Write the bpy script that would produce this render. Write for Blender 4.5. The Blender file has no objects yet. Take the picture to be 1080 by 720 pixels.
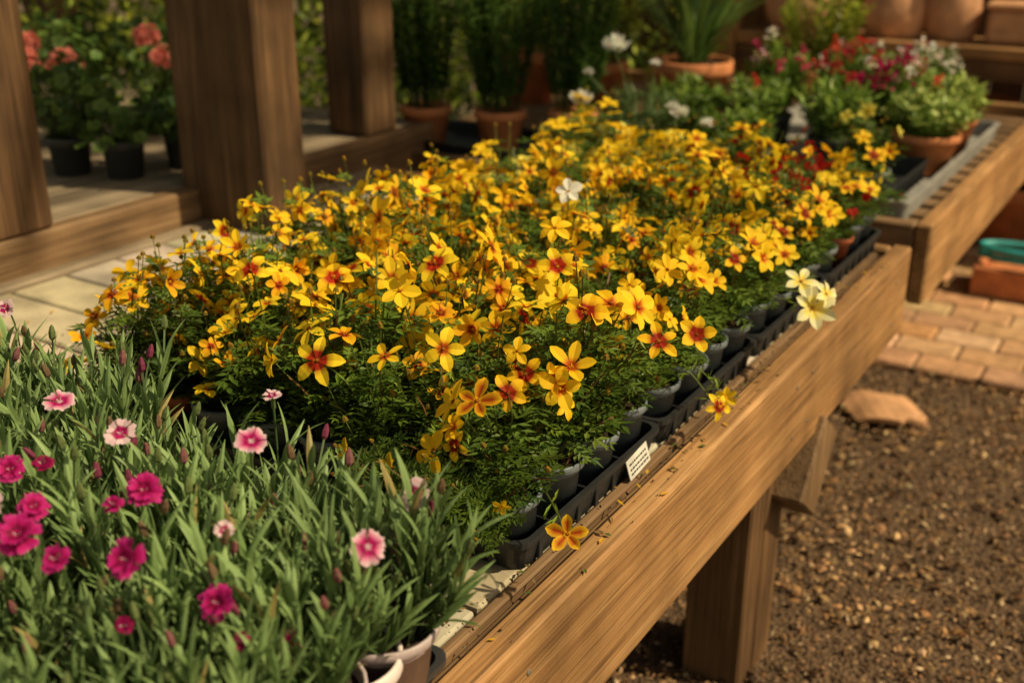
import bpy, math, random
from mathutils import Vector, Matrix, noise
V=Vector
R=random.Random(11)
scene=bpy.context.scene
T=0.72   # table top height

# ------------------------------------------------------------------ materials
def newmat(name):
    m=bpy.data.materials.new(name); m.use_nodes=True
    nt=m.node_tree; b=nt.nodes['Principled BSDF']; return m,nt,b
def N(nt,t,**k):
    n=nt.nodes.new(t)
    for a,v in k.items(): setattr(n,a,v)
    return n
def leaf_mat(name,rough=.5,transl=.25,spec=.3,var=.15):
    m,nt,b=newmat(name); L=nt.links.new
    at=N(nt,'ShaderNodeAttribute',attribute_name='Col')
    oi=N(nt,'ShaderNodeObjectInfo')
    m2=N(nt,'ShaderNodeMapRange'); m2.inputs['To Min'].default_value=1-var; m2.inputs['To Max'].default_value=1+var
    L(oi.outputs['Random'],m2.inputs['Value'])
    vm=N(nt,'ShaderNodeVectorMath',operation='SCALE'); L(at.outputs['Color'],vm.inputs[0]); L(m2.outputs[0],vm.inputs['Scale'])
    L(vm.outputs[0],b.inputs['Base Color'])
    b.inputs['Roughness'].default_value=rough; b.inputs['Specular IOR Level'].default_value=spec
    if transl:
        tr=N(nt,'ShaderNodeBsdfTranslucent'); L(vm.outputs[0],tr.inputs['Color'])
        mx=N(nt,'ShaderNodeMixShader'); mx.inputs[0].default_value=transl
        out=[n for n in nt.nodes if n.type=='OUTPUT_MATERIAL'][0]
        L(b.outputs[0],mx.inputs[1]); L(tr.outputs[0],mx.inputs[2]); L(mx.outputs[0],out.inputs['Surface'])
    return m
def attr_mat(name,rough=.5,spec=.3,bump=0,bscale=300,var=.25,vscale=60):
    m,nt,b=newmat(name); L=nt.links.new
    at=N(nt,'ShaderNodeAttribute',attribute_name='Col')
    tc=N(nt,'ShaderNodeTexCoord')
    no=N(nt,'ShaderNodeTexNoise'); no.inputs['Scale'].default_value=vscale; no.inputs['Detail'].default_value=4
    L(tc.outputs['Object'],no.inputs['Vector'])
    mr=N(nt,'ShaderNodeMapRange'); mr.inputs['From Min'].default_value=.3; mr.inputs['From Max'].default_value=.7
    mr.inputs['To Min'].default_value=1-var; mr.inputs['To Max'].default_value=1+var
    L(no.outputs['Fac'],mr.inputs['Value'])
    vm=N(nt,'ShaderNodeVectorMath',operation='SCALE'); L(at.outputs['Color'],vm.inputs[0]); L(mr.outputs[0],vm.inputs['Scale'])
    L(vm.outputs[0],b.inputs['Base Color'])
    b.inputs['Roughness'].default_value=rough; b.inputs['Specular IOR Level'].default_value=spec
    if bump:
        n2=N(nt,'ShaderNodeTexNoise'); n2.inputs['Scale'].default_value=bscale; n2.inputs['Detail'].default_value=3
        L(tc.outputs['Object'],n2.inputs['Vector'])
        bp=N(nt,'ShaderNodeBump'); bp.inputs['Strength'].default_value=bump; bp.inputs['Distance'].default_value=.004
        L(n2.outputs['Fac'],bp.inputs['Height']); L(bp.outputs[0],b.inputs['Normal'])
    return m
def wood_mat(name,dark,mid,light,axis,rough=.65,grain=1.0):
    m,nt,b=newmat(name); L=nt.links.new
    tc=N(nt,'ShaderNodeTexCoord'); mp=N(nt,'ShaderNodeMapping')
    s=[48*grain]*3; s[axis]=1.5*grain; mp.inputs['Scale'].default_value=s
    L(tc.outputs['Object'],mp.inputs['Vector'])
    n1=N(nt,'ShaderNodeTexNoise'); n1.inputs['Scale'].default_value=1.0; n1.inputs['Detail'].default_value=6
    n1.inputs['Roughness'].default_value=.7; n1.inputs['Distortion'].default_value=.7
    L(mp.outputs[0],n1.inputs['Vector'])
    cr=N(nt,'ShaderNodeValToRGB'); e=cr.color_ramp.elements
    e[0].position=.30; e[0].color=(*dark,1); e[1].position=.70; e[1].color=(*light,1)
    k=cr.color_ramp.elements.new(.5); k.color=(*mid,1)
    L(n1.outputs['Fac'],cr.inputs[0])
    mp2=N(nt,'ShaderNodeMapping'); s2=[200]*3; s2[axis]=4; mp2.inputs['Scale'].default_value=s2
    L(tc.outputs['Object'],mp2.inputs['Vector'])
    n2=N(nt,'ShaderNodeTexNoise'); n2.inputs['Scale'].default_value=1; n2.inputs['Detail'].default_value=3
    L(mp2.outputs[0],n2.inputs['Vector'])
    mr=N(nt,'ShaderNodeMapRange'); mr.inputs['From Min'].default_value=.32; mr.inputs['From Max'].default_value=.46
    mr.inputs['To Min'].default_value=.5; L(n2.outputs['Fac'],mr.inputs['Value'])
    n3=N(nt,'ShaderNodeTexNoise'); n3.inputs['Scale'].default_value=4.5; n3.inputs['Detail'].default_value=6
    L(tc.outputs['Object'],n3.inputs['Vector'])
    m3=N(nt,'ShaderNodeMapRange'); m3.inputs['From Min'].default_value=.3; m3.inputs['From Max'].default_value=.62
    m3.inputs['To Min'].default_value=.55; m3.inputs['To Max'].default_value=1.15; L(n3.outputs['Fac'],m3.inputs['Value'])
    mu=N(nt,'ShaderNodeMath',operation='MULTIPLY'); L(mr.outputs[0],mu.inputs[0]); L(m3.outputs[0],mu.inputs[1])
    vm=N(nt,'ShaderNodeVectorMath',operation='SCALE'); L(cr.outputs[0],vm.inputs[0]); L(mu.outputs[0],vm.inputs['Scale'])
    L(vm.outputs[0],b.inputs['Base Color']); b.inputs['Roughness'].default_value=rough
    b.inputs['Specular IOR Level'].default_value=.3
    bp=N(nt,'ShaderNodeBump'); bp.inputs['Strength'].default_value=.6; bp.inputs['Distance'].default_value=.003
    L(n2.outputs['Fac'],bp.inputs['Height']); L(bp.outputs[0],b.inputs['Normal'])
    return m
BE=((.19,.09,.034),(.34,.175,.066),(.47,.27,.115))
PO=((.055,.028,.012),(.12,.062,.027),(.20,.11,.05))
GR=((.15,.11,.07),(.27,.205,.135),(.40,.315,.22))
RA=((.11,.062,.03),(.20,.115,.055),(.30,.185,.095))
wood=[wood_mat('oak_beam_%d'%a,*BE,a) for a in range(3)]
dwood=[wood_mat('dark_timber_%d'%a,*PO,a,grain=.7) for a in range(3)]
gwood=[wood_mat('weathered_timber_%d'%a,*GR,a) for a in range(3)]
rwood=[wood_mat('brown_timber_%d'%a,*RA,a) for a in range(3)]
M_leaf=leaf_mat('leaf',.45,.34,.35)
M_glauc=leaf_mat('glaucous_leaf',.5,.28,.3)
M_petal=leaf_mat('petal',.6,.4,.15,.08)
M_plast=attr_mat('plastic',.42,.4,bump=.15,bscale=200,var=.2,vscale=25)
M_terra=attr_mat('terracotta',.8,.2,bump=.25,bscale=90,var=.25,vscale=14)
M_soil=attr_mat('soil',.95,.1,bump=1,bscale=160,var=.5,vscale=120)
M_slab=attr_mat('slab',.75,.25,bump=.4,bscale=70,var=.35,vscale=9)
M_brick=attr_mat('paver',.85,.2,bump=.6,bscale=70,var=.25,vscale=20)
M_chip=leaf_mat('bark',.8,.0,.2)
M_metal=attr_mat('galvanised',.5,.4,bump=.1,bscale=60,var=.25,vscale=12)

# ------------------------------------------------------------------ mesh builder
class MB:
    def __init__(s): s.v=[];s.f=[];s.c=[];s.m=[]
    def add(s,vs,fs,cs,mi=0):
        o=len(s.v); s.v.extend([(p[0],p[1],p[2]) for p in vs])
        if isinstance(cs,tuple): cs=[cs]*len(vs)
        s.c.extend(cs)
        for f in fs: s.f.append(tuple(i+o for i in f)); s.m.append(mi)
    def mesh(s,name,mats,smooth=False):
        me=bpy.data.meshes.new(name); me.from_pydata(s.v,[],s.f)
        for m in mats: me.materials.append(m)
        me.polygons.foreach_set('material_index',s.m)
        if smooth: me.polygons.foreach_set('use_smooth',[True]*len(s.f))
        ca=me.color_attributes.new('Col','FLOAT_COLOR','POINT')
        flat=[]
        for c in s.c: flat.extend((c[0],c[1],c[2],1.0))
        ca.data.foreach_set('color',flat)
        me.update(); return me
def link(me,name,parent=None,loc=(0,0,0),rot=(0,0,0),sc=1):
    o=bpy.data.objects.new(name,me); scene.collection.objects.link(o)
    o.location=loc; o.rotation_euler=rot
    o.scale=(sc,sc,sc) if not isinstance(sc,tuple) else sc
    if parent:
        o.parent=parent; o.matrix_parent_inverse=Matrix.Translation(-V(parent.location))
    return o
def empty(name,loc=(0,0,0)):
    e=bpy.data.objects.new(name,None); e.empty_display_size=.1
    scene.collection.objects.link(e); e.location=loc; return e
def jit(c,a=.25,r=None):
    r=r or R; k=1+r.uniform(-a,a); return (c[0]*k*(1+r.uniform(-.1,.1)),c[1]*k,c[2]*k*(1+r.uniform(-.15,.15)))
def mixc(a,b,t): return tuple(a[i]*(1-t)+b[i]*t for i in range(3))
def fr(n):
    n=n.normalized(); h=V((0,0,1)) if abs(n.z)<.95 else V((1,0,0))
    a=n.cross(h).normalized(); b=n.cross(a); return a,b,n
def box(mb,x0,x1,y0,y1,z0,z1,col=(.5,.5,.5),mi=0,bev=.004,mat=None):
    b=min(bev,(x1-x0)/3,(y1-y0)/3,(z1-z0)/3)
    vs=[];ix={}
    X=(x0,x1);Y=(y0,y1);Z=(z0,z1)
    for i in (0,1):
        for j in (0,1):
            for k in (0,1):
                sx=b if i==0 else -b; sy=b if j==0 else -b; sz=b if k==0 else -b
                for ax in range(3):
                    p=[X[i]+sx,Y[j]+sy,Z[k]+sz]; p[ax]=(X[i],Y[j],Z[k])[ax]
                    ix[(i,j,k,ax)]=len(vs); vs.append(V(p))
    fs=[]
    def q(*a): fs.append(tuple(ix[t] for t in a))
    for ax in range(3):
        for s in (0,1):
            o=[a for a in range(3) if a!=ax]; l=[]
            for (u,w) in ((0,0),(1,0),(1,1),(0,1)):
                t=[0,0,0]; t[ax]=s; t[o[0]]=u; t[o[1]]=w; l.append((*t,ax))
            q(*l)
    for ax in range(3):
        o=[a for a in range(3) if a!=ax]
        for u in (0,1):
            for w in (0,1):
                t0=[0,0,0];t1=[0,0,0]; t1[ax]=1
                for t in (t0,t1): t[o[0]]=u; t[o[1]]=w
                q((*t0,o[0]),(*t1,o[0]),(*t1,o[1]),(*t0,o[1]))
    for i in (0,1):
        for j in (0,1):
            for k in (0,1): q((i,j,k,0),(i,j,k,1),(i,j,k,2))
    if mat: vs=[mat@p for p in vs]
    mb.add(vs,fs,col,mi)
def finish_normals(me):
    import bmesh
    bm=bmesh.new(); bm.from_mesh(me); bmesh.ops.recalc_face_normals(bm,faces=bm.faces); bm.to_mesh(me); bm.free()
def boxobj(name,lst,mats,parent=None,bev=.004):
    mb=MB()
    for l in lst:
        mi=l[6] if len(l)>6 else 0; c=l[7] if len(l)>7 else (.5,.5,.5)
        box(mb,*l[:6],c,mi,bev)
    me=mb.mesh(name,mats); finish_normals(me); return link(me,name,parent)
def lathe(mb,prof,seg,c=(0,0,0),mi=0,col=(.5,.5,.5),sx=1,sy=1):
    vs=[];cs=[];fs=[]
    for p in prof:
        r,z=p[0],p[1]; cc=p[2] if len(p)>2 else col
        for i in range(seg):
            a=2*math.pi*i/seg; vs.append((c[0]+r*sx*math.cos(a),c[1]+r*sy*math.sin(a),c[2]+z)); cs.append(cc)
    for j in range(len(prof)-1):
        for i in range(seg):
            k=(i+1)%seg; fs.append((j*seg+i,j*seg+k,(j+1)*seg+k,(j+1)*seg+i))
    mb.add(vs,fs,cs,mi)
def tube(mb,pts,r,col,mi=0,n=3):
    vs=[];fs=[]
    for i,p in enumerate(pts):
        d=(pts[min(i+1,len(pts)-1)]-pts[max(i-1,0)]); a,b,_=fr(d if d.length>1e-6 else V((0,0,1)))
        for k in range(n):
            t=2*math.pi*k/n; vs.append(p+a*math.cos(t)*r+b*math.sin(t)*r)
    for i in range(len(pts)-1):
        for k in range(n):
            q=(k+1)%n; fs.append((i*n+k,i*n+q,(i+1)*n+q,(i+1)*n+k))
    mb.add(vs,fs,col,mi)
def leaf(mb,p,d,n,L,W,col,mi=0):
    d=d.normalized(); s=d.cross(n)
    if s.length<1e-4: s=V((1,0,0))
    s.normalize(); u=s.cross(d)
    m=p+d*L*.45-u*L*.06
    mb.add([p,m+s*W*.5+u*W*.15,p+d*L-u*L*.12,m-s*W*.5+u*W*.15,m],[(0,1,4),(1,2,4),(2,3,4),(3,0,4)],col,mi)
def blade(mb,p,d,out,L,W,col,mi=0,curl=.5,ns=4):
    d=d.normalized(); s=d.cross(out)
    if s.length<1e-4: s=V((1,0,0))
    s.normalize(); vs=[];fs=[];cs=[]
    q=p.copy(); dd=d.copy()
    for i in range(ns+1):
        t=i/ns; w=W*.5*(.75+.6*t if t<.4 else 1.0*(1-((t-.4)/.6)**1.6))+.0002
        vs+= [q+s*w,q-dd.cross(s)*w*-.35,q-s*w]; k=1+.25*t
        cs+= [(col[0]*k,col[1]*k,col[2]*k),(col[0]*k*.8,col[1]*k*.85,col[2]*k*.8),(col[0]*k,col[1]*k,col[2]*k)]
        q=q+dd*(L/ns); dd=(dd+out*curl/ns).normalized()
    for i in range(ns):
        a=3*i; fs+=[(a,a+1,a+4,a+3),(a+1,a+2,a+5,a+4)]
    mb.add(vs,fs,cs,mi)
def rdir(r,zmin=-1):
    while True:
        d=V((r.uniform(-1,1),r.uniform(-1,1),r.uniform(-1,1)))
        if .1<d.length<1:
            d.normalize()
            if d.z>=zmin: return d
# petals ------------------------------------------------------------
def petal(mb,c,a,b,n,ang,RR,rows,cols,r,cup=.1,droop=.1,jag=0,mi=0,edge=None):
    rad=a*math.cos(ang)+b*math.sin(ang); tan=b*math.cos(ang)-a*math.sin(ang)
    vs=[];cs=[];fs=[]; tw=r.uniform(-.3,.3)
    for j,(s,w,col) in enumerate(rows):
        for k in range(cols):
            e=-1+2*k/(cols-1); ss=s
            if j==len(rows)-1 and jag: ss=s+r.uniform(-jag,jag)-abs(e)*.06
            z=cup*s-droop*s*s*s+ .3*w*(abs(e))+tw*e*w
            vs.append(c+rad*ss*RR+tan*e*w*RR+n*z*RR)
            cc=col
            if edge and abs(e)>.9: cc=mixc(col,edge,.7)
            cs.append(cc)
    for j in range(len(rows)-1):
        for k in range(cols-1):
            o=j*cols+k; fs.append((o,o+1,o+cols+1,o+cols))
    mb.add(vs,fs,cs,mi)
def dome(mb,c,a,b,n,r0,h,col,mi=0,seg=7,top=None):
    vs=[];cs=[]
    for (q,z) in ((1,0),(.75,.6)):
        for i in range(seg):
            t=2*math.pi*i/seg; vs.append(c+(a*math.cos(t)+b*math.sin(t))*r0*q+n*h*z); cs.append(col)
    vs.append(c+n*h); cs.append(top or col)
    fs=[(i,(i+1)%seg,seg+(i+1)%seg,seg+i) for i in range(seg)]+[(seg+i,seg+(i+1)%seg,2*seg) for i in range(seg)]
    mb.add(vs,fs,cs,mi)
YEL=(.96,.68,.025); YEL2=(.95,.54,.012); RED=(.36,.025,.006); ORG=(.82,.26,.008); LEM=(.94,.82,.14)
def bidens(mb,c,n,RR,r,kind='y',mi=1):
    a,b,n=fr(n); a0=r.uniform(0,6.28)
    y=mixc(YEL,YEL2,r.random()); red=jit(RED,.3,r); ed=None
    if kind=='y': rc=[red,mixc(red,ORG,.4),mixc(y,ORG,.3),y,y,y,y]
    elif kind=='Y': rc=[mixc(y,ORG,.4)]+[y]*6
    elif kind=='s': rc=[red,red,red,mixc(red,y,.45),y,y,y]
    elif kind=='r': rc=[y,red,red,red,red,mixc(red,y,.5),y]; ed=y
    elif kind=='o': y=mixc(YEL2,ORG,.35); rc=[red,red,mixc(y,ORG,.5),y,y,mixc(y,YEL,.4),y]
    elif kind=='R': q=(.42,.012,.01); rc=[(.1,.01,.01)]+[jit(q,.2,r)]*6
    elif kind=='w': w=(.90,.85,.5); rc=[YEL,YEL,mixc(YEL,LEM,.5),LEM,w,w,w]; ed=w
    elif kind=='W': w=(.85,.83,.74); rc=[w]*7
    elif kind=='l': rc=[YEL]*2+[LEM]*5
    S=(0.05,.2,.34,.42,.62,.84,1.0); W=(.06,.15,.22,.25,.29,.21,.04)
    wk=r.uniform(.85,1.18)*(1.25 if kind=='W' else 1)
    rows=[(S[i],W[i]*wk,rc[i]) for i in range(7)]
    cup=r.uniform(0,.35) if r.random()<.85 else r.uniform(.5,1.0); dr=r.uniform(0,.3)
    if RR>.0265: cup*=.5
    np_=5 if r.random()<.6 else 6
    for k in range(np_):
        if r.random()<.03: continue
        petal(mb,c,a,b,n,a0+k*2*math.pi/np_+r.uniform(-.12,.12),RR*r.uniform(.88,1.08),rows,3,r,cup+r.uniform(-.1,.1),dr,mi=mi,edge=ed)
    dc=(.50,.16,.01) if kind not in('w','W') else (.75,.45,.03)
    dome(mb,c-n*.001,a,b,n,RR*.13,RR*.14,(.2,.05,.008),mi,7,dc)
    for k in range(9):
        t=r.uniform(0,6.28); q=r.uniform(.02,.15)*RR; p=c+(a*math.cos(t)+b*math.sin(t))*q+n*RR*.12
        mb.add([p+a*.0011,p-a*.0011,p+n*.003+b*.0009],[(0,1,2)],(.9,.55,.02),mi)
    dome(mb,c-n*.002,a,b,-n,RR*.17,RR*.22,(.08,.13,.02),0,6)
DG=(.05,.105,.014); LG=(.19,.27,.03)
def bidens_plant(seed,spread=.085,h=.2,nst=22,nfl=9,kinds='yyyyso',fs=1.0,bias=(0,0),t0=.15):
    r=random.Random(seed); mb=MB(); ends=[]
    for i in range(nst):
        a=r.uniform(0,6.28); rr=spread*math.sqrt(r.random())*1.15
        zz=h*(1-.45*(rr/spread)**2)*r.uniform(.6,1.12)
        ex=V((math.cos(a)*rr+bias[0],math.sin(a)*rr+bias[1],zz)); mid=V((ex.x*.45,ex.y*.45,zz*.62+.01))
        base=V((r.uniform(-.02,.02),r.uniform(-.02,.02),-.008))
        P=lambda t: base*(1-t)**2+mid*2*t*(1-t)+ex*t*t
        sc=jit((.13,.17,.03),.3,r) if r.random()<.7 else (.22,.11,.04)
        tube(mb,[P(t/5) for t in range(6)],.0012,sc,0)
        nn=9
        for k in range(nn):
            t=t0+(.95-t0)*k/nn+r.uniform(-.03,.03); p=P(t)
            aa=r.uniform(0,6.28); d=V((math.cos(aa),math.sin(aa),r.uniform(-.3,.7))).normalized()
            L=r.uniform(.024,.044); s=d.cross(V((0,0,1))).normalized(); u=s.cross(d)
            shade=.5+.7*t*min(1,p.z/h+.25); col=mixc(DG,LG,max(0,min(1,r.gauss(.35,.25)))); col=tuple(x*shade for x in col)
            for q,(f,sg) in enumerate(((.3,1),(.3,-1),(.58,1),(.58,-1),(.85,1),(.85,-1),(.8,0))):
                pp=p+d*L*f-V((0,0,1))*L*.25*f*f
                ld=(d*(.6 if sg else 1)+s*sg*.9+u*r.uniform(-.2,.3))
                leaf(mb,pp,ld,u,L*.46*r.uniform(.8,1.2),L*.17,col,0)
        ends.append((ex,P(.85)))
    r.shuffle(ends)
    for i in range(nfl):
        ex,pv=ends[i%len(ends)]
        top=ex+V((r.uniform(-.015,.015),r.uniform(-.015,.015),r.uniform(0,.05)))
        tube(mb,[pv,ex*.7+top*.3,top],.0009,(.12,.15,.03),0)
        nrm=V((ex.x*5+r.uniform(-.8,.8)+.15,ex.y*5+r.uniform(-.8,.8)-.45,r.uniform(.25,1.0)))
        bidens(mb,top,nrm,.0275*fs*r.uniform(.7,1.15),r,r.choice(kinds))
    for i in range(6):
        ex,pv=ends[-1-i]; top=ex+V((0,0,r.uniform(.0,.03))); tube(mb,[pv,top],.0008,(.12,.15,.03),0)
        a,b,n=fr(V((r.uniform(-.4,.4),r.uniform(-.4,.4),1))); dome(mb,top,a,b,n,.0045,.008,(.22,.15,.02),1,6,r.choice([(.7,.35,.01),(.2,.22,.03),(.5,.14,.01)]))
    return mb.mesh('bidens_plant',[M_leaf,M_petal])

# ------------------------------------------------------------------ pots & trays
def pot_mesh(name,rt,rb,h,col,mat,rim=.012,seg=28,soil=True):
    mb=MB(); p=[(rb*.1,0),(rb,0),(rb+(rt-.004-rb)*.8,h-rim),(rt-.002,h-rim),(rt,h-rim+.002),(rt,h-.001),(rt-.001,h),(rt-.0035,h),(rt-.005,h-.012),(rt-.007,h-.02)]
    lathe(mb,p,seg,col=col)
    if soil:
        rr=rt-.006
        vs=[(0,0,h-.010)]+[(math.cos(6.2832*i/16)*rr,math.sin(6.2832*i/16)*rr,h-.014+.002*math.sin(i*3)) for i in range(16)]
        mb.add(vs,[(0,i+1,(i+1)%16+1) for i in range(16)],(.035,.022,.014),1)
    me=mb.mesh(name,[mat,M_soil],True); return me
POT=pot_mesh('nursery_pot',.047,.034,.085,(.13,.155,.175),M_plast)
POTR=pot_mesh('nursery_pot_terracotta',.047,.034,.085,(.36,.10,.04),M_plast)
POTK=pot_mesh('nursery_pot_black',.06,.045,.1,(.05,.055,.06),M_plast)
def rrect(x0,x1,y0,y1,r,n=4):
    l=[]
    for cx,cy,a0 in ((x1-r,y1-r,0),(x0+r,y1-r,90),(x0+r,y0+r,180),(x1-r,y0+r,270)):
        for i in range(n+1):
            a=math.radians(a0+90*i/n); l.append((cx+r*math.cos(a),cy+r*math.sin(a)))
    return l
def tray_mesh(name,sx,sy,h,col,mat,cells=0,rimw=.008,ribs=True):
    mb=MB(); loops=[]
    for off,z in ((.012,0),(.004,h-.008),(0,h-.008),(0,h),(rimw,h),(rimw+.002,h-.006),(rimw+.010,.004)):
        loops.append([(x,y,z) for x,y in rrect(-sx/2+off,sx/2-off,-sy/2+off,sy/2-off,.02)])
    n=len(loops[0]); vs=[p for l in loops for p in l]; fs=[]
    for j in range(len(loops)-1):
        for i in range(n):
            k=(i+1)%n; fs.append((j*n+i,j*n+k,(j+1)*n+k,(j+1)*n+i))
    fs.append(tuple(6*n+i for i in range(n))); mb.add(vs,fs,col)
    if ribs:
        m=int(sx/.05)
        for i in range(1,m):
            x=-sx/2+sx*i/m
            for s in (-1,1): y=s*(sy/2-.008); box(mb,x-.005,x+.005,y-.004,y+.004,.004,h-.01,col,0,.001)
        m=int(sy/.05)
        for i in range(1,m):
            y=-sy/2+sy*i/m
            for s in (-1,1): x=s*(sx/2-.008); box(mb,x-.004,x+.004,y-.005,y+.005,.004,h-.01,col,0,.001)
    if cells:
        for i in range(1,cells):
            x=-sx/2+sx*i/cells; box(mb,x-.002,x+.002,-sy/2+.02,sy/2-.02,.003,h*.6,col,0,.001)
            y=-sy/2+sy*i/cells; box(mb,-sx/2+.02,sx/2-.02,y-.002,y+.002,.0035,h*.62,col,0,.001)
    me=mb.mesh(name,[mat]); finish_normals(me); return me
TR=tray_mesh('carry_tray',.402,.402,.045,(.022,.023,.024),M_plast,4)

# ------------------------------------------------------------------ ground
def sheet(name,x0,x1,y0,y1,z,mat):
    me=bpy.data.meshes.new(name); me.from_pydata([(x0,y0,z),(x1,y0,z),(x1,y1,z),(x0,y1,z)],[],[(0,1,2,3)]); me.materials.append(mat)
    return link(me,name)
def ground_mat(name,c0,c1,c2,sc):
    m,nt,b=newmat(name); L=nt.links.new
    tc=N(nt,'ShaderNodeTexCoord'); vo=N(nt,'ShaderNodeTexVoronoi'); vo.inputs['Scale'].default_value=sc
    no=N(nt,'ShaderNodeTexNoise'); no.inputs['Scale'].default_value=sc*.3; no.inputs['Detail'].default_value=6
    L(tc.outputs['Object'],vo.inputs['Vector']); L(tc.outputs['Object'],no.inputs['Vector'])
    cr=N(nt,'ShaderNodeValToRGB'); e=cr.color_ramp.elements; e[0].color=(*c0,1); e[1].color=(*c2,1); k=e.new(.5); k.color=(*c1,1)
    mx=N(nt,'ShaderNodeMix',data_type='RGBA'); mx.inputs[0].default_value=.5
    L(vo.outputs['Color'],mx.inputs[6]); L(no.outputs['Color'],mx.inputs[7]); L(mx.outputs[2],cr.inputs[0]); L(cr.outputs[0],b.inputs['Base Color'])
    bp=N(nt,'ShaderNodeBump'); bp.inputs['Strength'].default_value=1; bp.inputs['Distance'].default_value=.01
    L(vo.outputs['Distance'],bp.inputs['Height']); L(bp.outputs[0],b.inputs['Normal']); b.inputs['Roughness'].default_value=.9
    return m
sheet('ground',-80,80,-80,80,0,ground_mat('earth',(.05,.03,.018),(.12,.075,.04),(.2,.13,.07),40))
sheet('bark_mulch_bed',-3,3,-2,3.6,.004,ground_mat('mulch',(.035,.02,.01),(.10,.055,.026),(.2,.12,.06),90))
mb=MB(); r=random.Random(5)
CH=[(.26,.14,.062),(.17,.088,.038),(.10,.05,.022),(.46,.31,.17),(.05,.028,.014),(.21,.12,.055),(.33,.19,.085)]
for i in range(19000):
    x=r.uniform(-1.15,.75); y=r.uniform(1.3,3.64)
    h0=.016*noise.noise(V((x*4,y*4,0)))+.010
    c=V((x,y,max(.005,h0+r.uniform(.0,.015)))); a=rdir(r); a.z*=.5; a,b,n=fr(a)
    L=r.uniform(.003,.0095)*(1.9 if r.random()<.12 else 1); w=L*r.uniform(.35,.9); t=L*r.uniform(.2,.5)
    p=[c+n*L,c-n*L,c+a*w,c-a*w,c+b*t,c-b*t]
    p[0]+=a*w*r.uniform(-.6,.6)
    k=1+.6*noise.noise(V((x*3,y*3,4)))
    mb.add(p,[(0,2,4),(2,1,4),(1,3,4),(3,0,4),(2,0,5),(1,2,5),(3,1,5),(0,3,5)],tuple(q*k for q in jit(r.choice(CH),.35,r)))
link(mb.mesh('bark_mulch',[M_chip]),'bark_mulch')
mb=MB(); r=random.Random(9)
row=0; y=3.6
while y<5.6:
    x=-3+(.105 if row%2 else 0)+r.uniform(-.01,.01)
    while x<2.5:
        c=jit(r.choice([(.46,.26,.13),(.52,.30,.16),(.40,.22,.115),(.55,.35,.2)]),.14,r)
        M=Matrix.Translation((x+.102,y+.065,0))@Matrix.Rotation(r.uniform(-.015,.015),4,'Z')@Matrix.Rotation(r.uniform(-.01,.01),4,'X')
        z=.035+r.uniform(-.003,.003)
        box(mb,-.102,.102,-.065,.065,-.02,z,c,0,.008,M)
        x+=.21
    y+=.137; row+=1
me=mb.mesh('brick_paving',[M_brick]); finish_normals(me); link(me,'brick_paving')
sheet('paving_joint_sand',-3,2.5,3.6,5.6,.024,ground_mat('joint',(.12,.08,.05),(.2,.14,.09),(.28,.2,.13),200))
mb=MB(); vs=[]
nx,ny=9,5; edge=[.62,.9,1.0,.93,.98,.8,.88,.6,.4]
for s_ in (0,1):
    rad=.16-.014*s_
    for i in range(nx):
        a=-.75+1.5*i/(nx-1)
        for j in range(ny):
            t=(j/(ny-1)-.5)*.20*edge[i]+.02*math.sin(i*1.3)
            vs.append(V((math.sin(a)*rad*(1+.15*(j/(ny-1))),t,math.cos(a)*rad-.16*.75)))
K=nx*ny; fs=[]
for i in range(nx-1):
    for j in range(ny-1):
        q=i*ny+j; fs.append((q,q+1,q+ny+1,q+ny)); fs.append((K+q,K+q+ny,K+q+ny+1,K+q+1))
    a=i*ny; fs.append((a,a+ny,K+a+ny,K+a)); a=i*ny+ny-1; fs.append((a,K+a,K+a+ny,a+ny))
for j in range(ny-1):
    fs.append((j,K+j,K+j+1,j+1)); q=(nx-1)*ny+j; fs.append((q,q+1,K+q+1,K+q))
M=Matrix.Translation((-.66,3.2,.02))@Matrix.Rotation(.5,4,'Z')@Matrix.Rotation(.12,4,'Y')
mb.add([M@p for p in vs],fs,(.50,.27,.14)); me=mb.mesh('terracotta_shard',[M_terra]); finish_normals(me); link(me,'terracotta_shard')

# ------------------------------------------------------------------ table 1
XR=-.54; XL=-2.10; Y1=2.62
tab=empty('wooden_display_table',(-1.3,1.2,0))
boxobj('side_beam',[(XR-.042,XR,-.9,Y1,T-.205,T+.004)],[wood[1]],tab,.005)
boxobj('far_side_beam',[(XL-.03,XL+.012,-.9,Y1,T-.2,T-.004)],[gwood[1]],tab,.006)
boxobj('end_beam',[(XL+.014,XR-.044,Y1-.045,Y1-.003,T-.203,T+.001)],[wood[0]],tab,.006)
mb=MB(); r=random.Random(2); y=-.85
while y<Y1-.2:
    cuts=[XL+.02,XL+.02+r.uniform(.35,.5),-1.2+r.uniform(-.1,.1),XR-.085]
    for a,b in zip(cuts[:-1],cuts[1:]):
        c=jit((.45,.38,.28),.14,r); box(mb,a+.002,b-.002,y,y+.128,T-.03,T-.012+r.uniform(-.001,.001),c,0,.004)
    y+=.137
me=mb.mesh('slats',[M_slab]); finish_normals(me); link(me,'slats',tab)
boxobj('edge_strips',[(XR-.080,XR-.064,-.9,Y1-.05,T-.03,T-.008),(XR-.060,XR-.0445,-.9,Y1-.05,T-.04,T-.014)],[rwood[1]],tab,.003)
boxobj('under_deck',[(XL+.02,XR-.05,-.88,Y1-.05,T-.06,T-.042)],[dwood[1]],tab,.002)
boxobj('cross_bearers',[(XL+.02,XR-.046,yy,yy+.045,T-.17,T-.0615) for yy in (-.3,.9,1.9)],[dwood[0]],tab)
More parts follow.
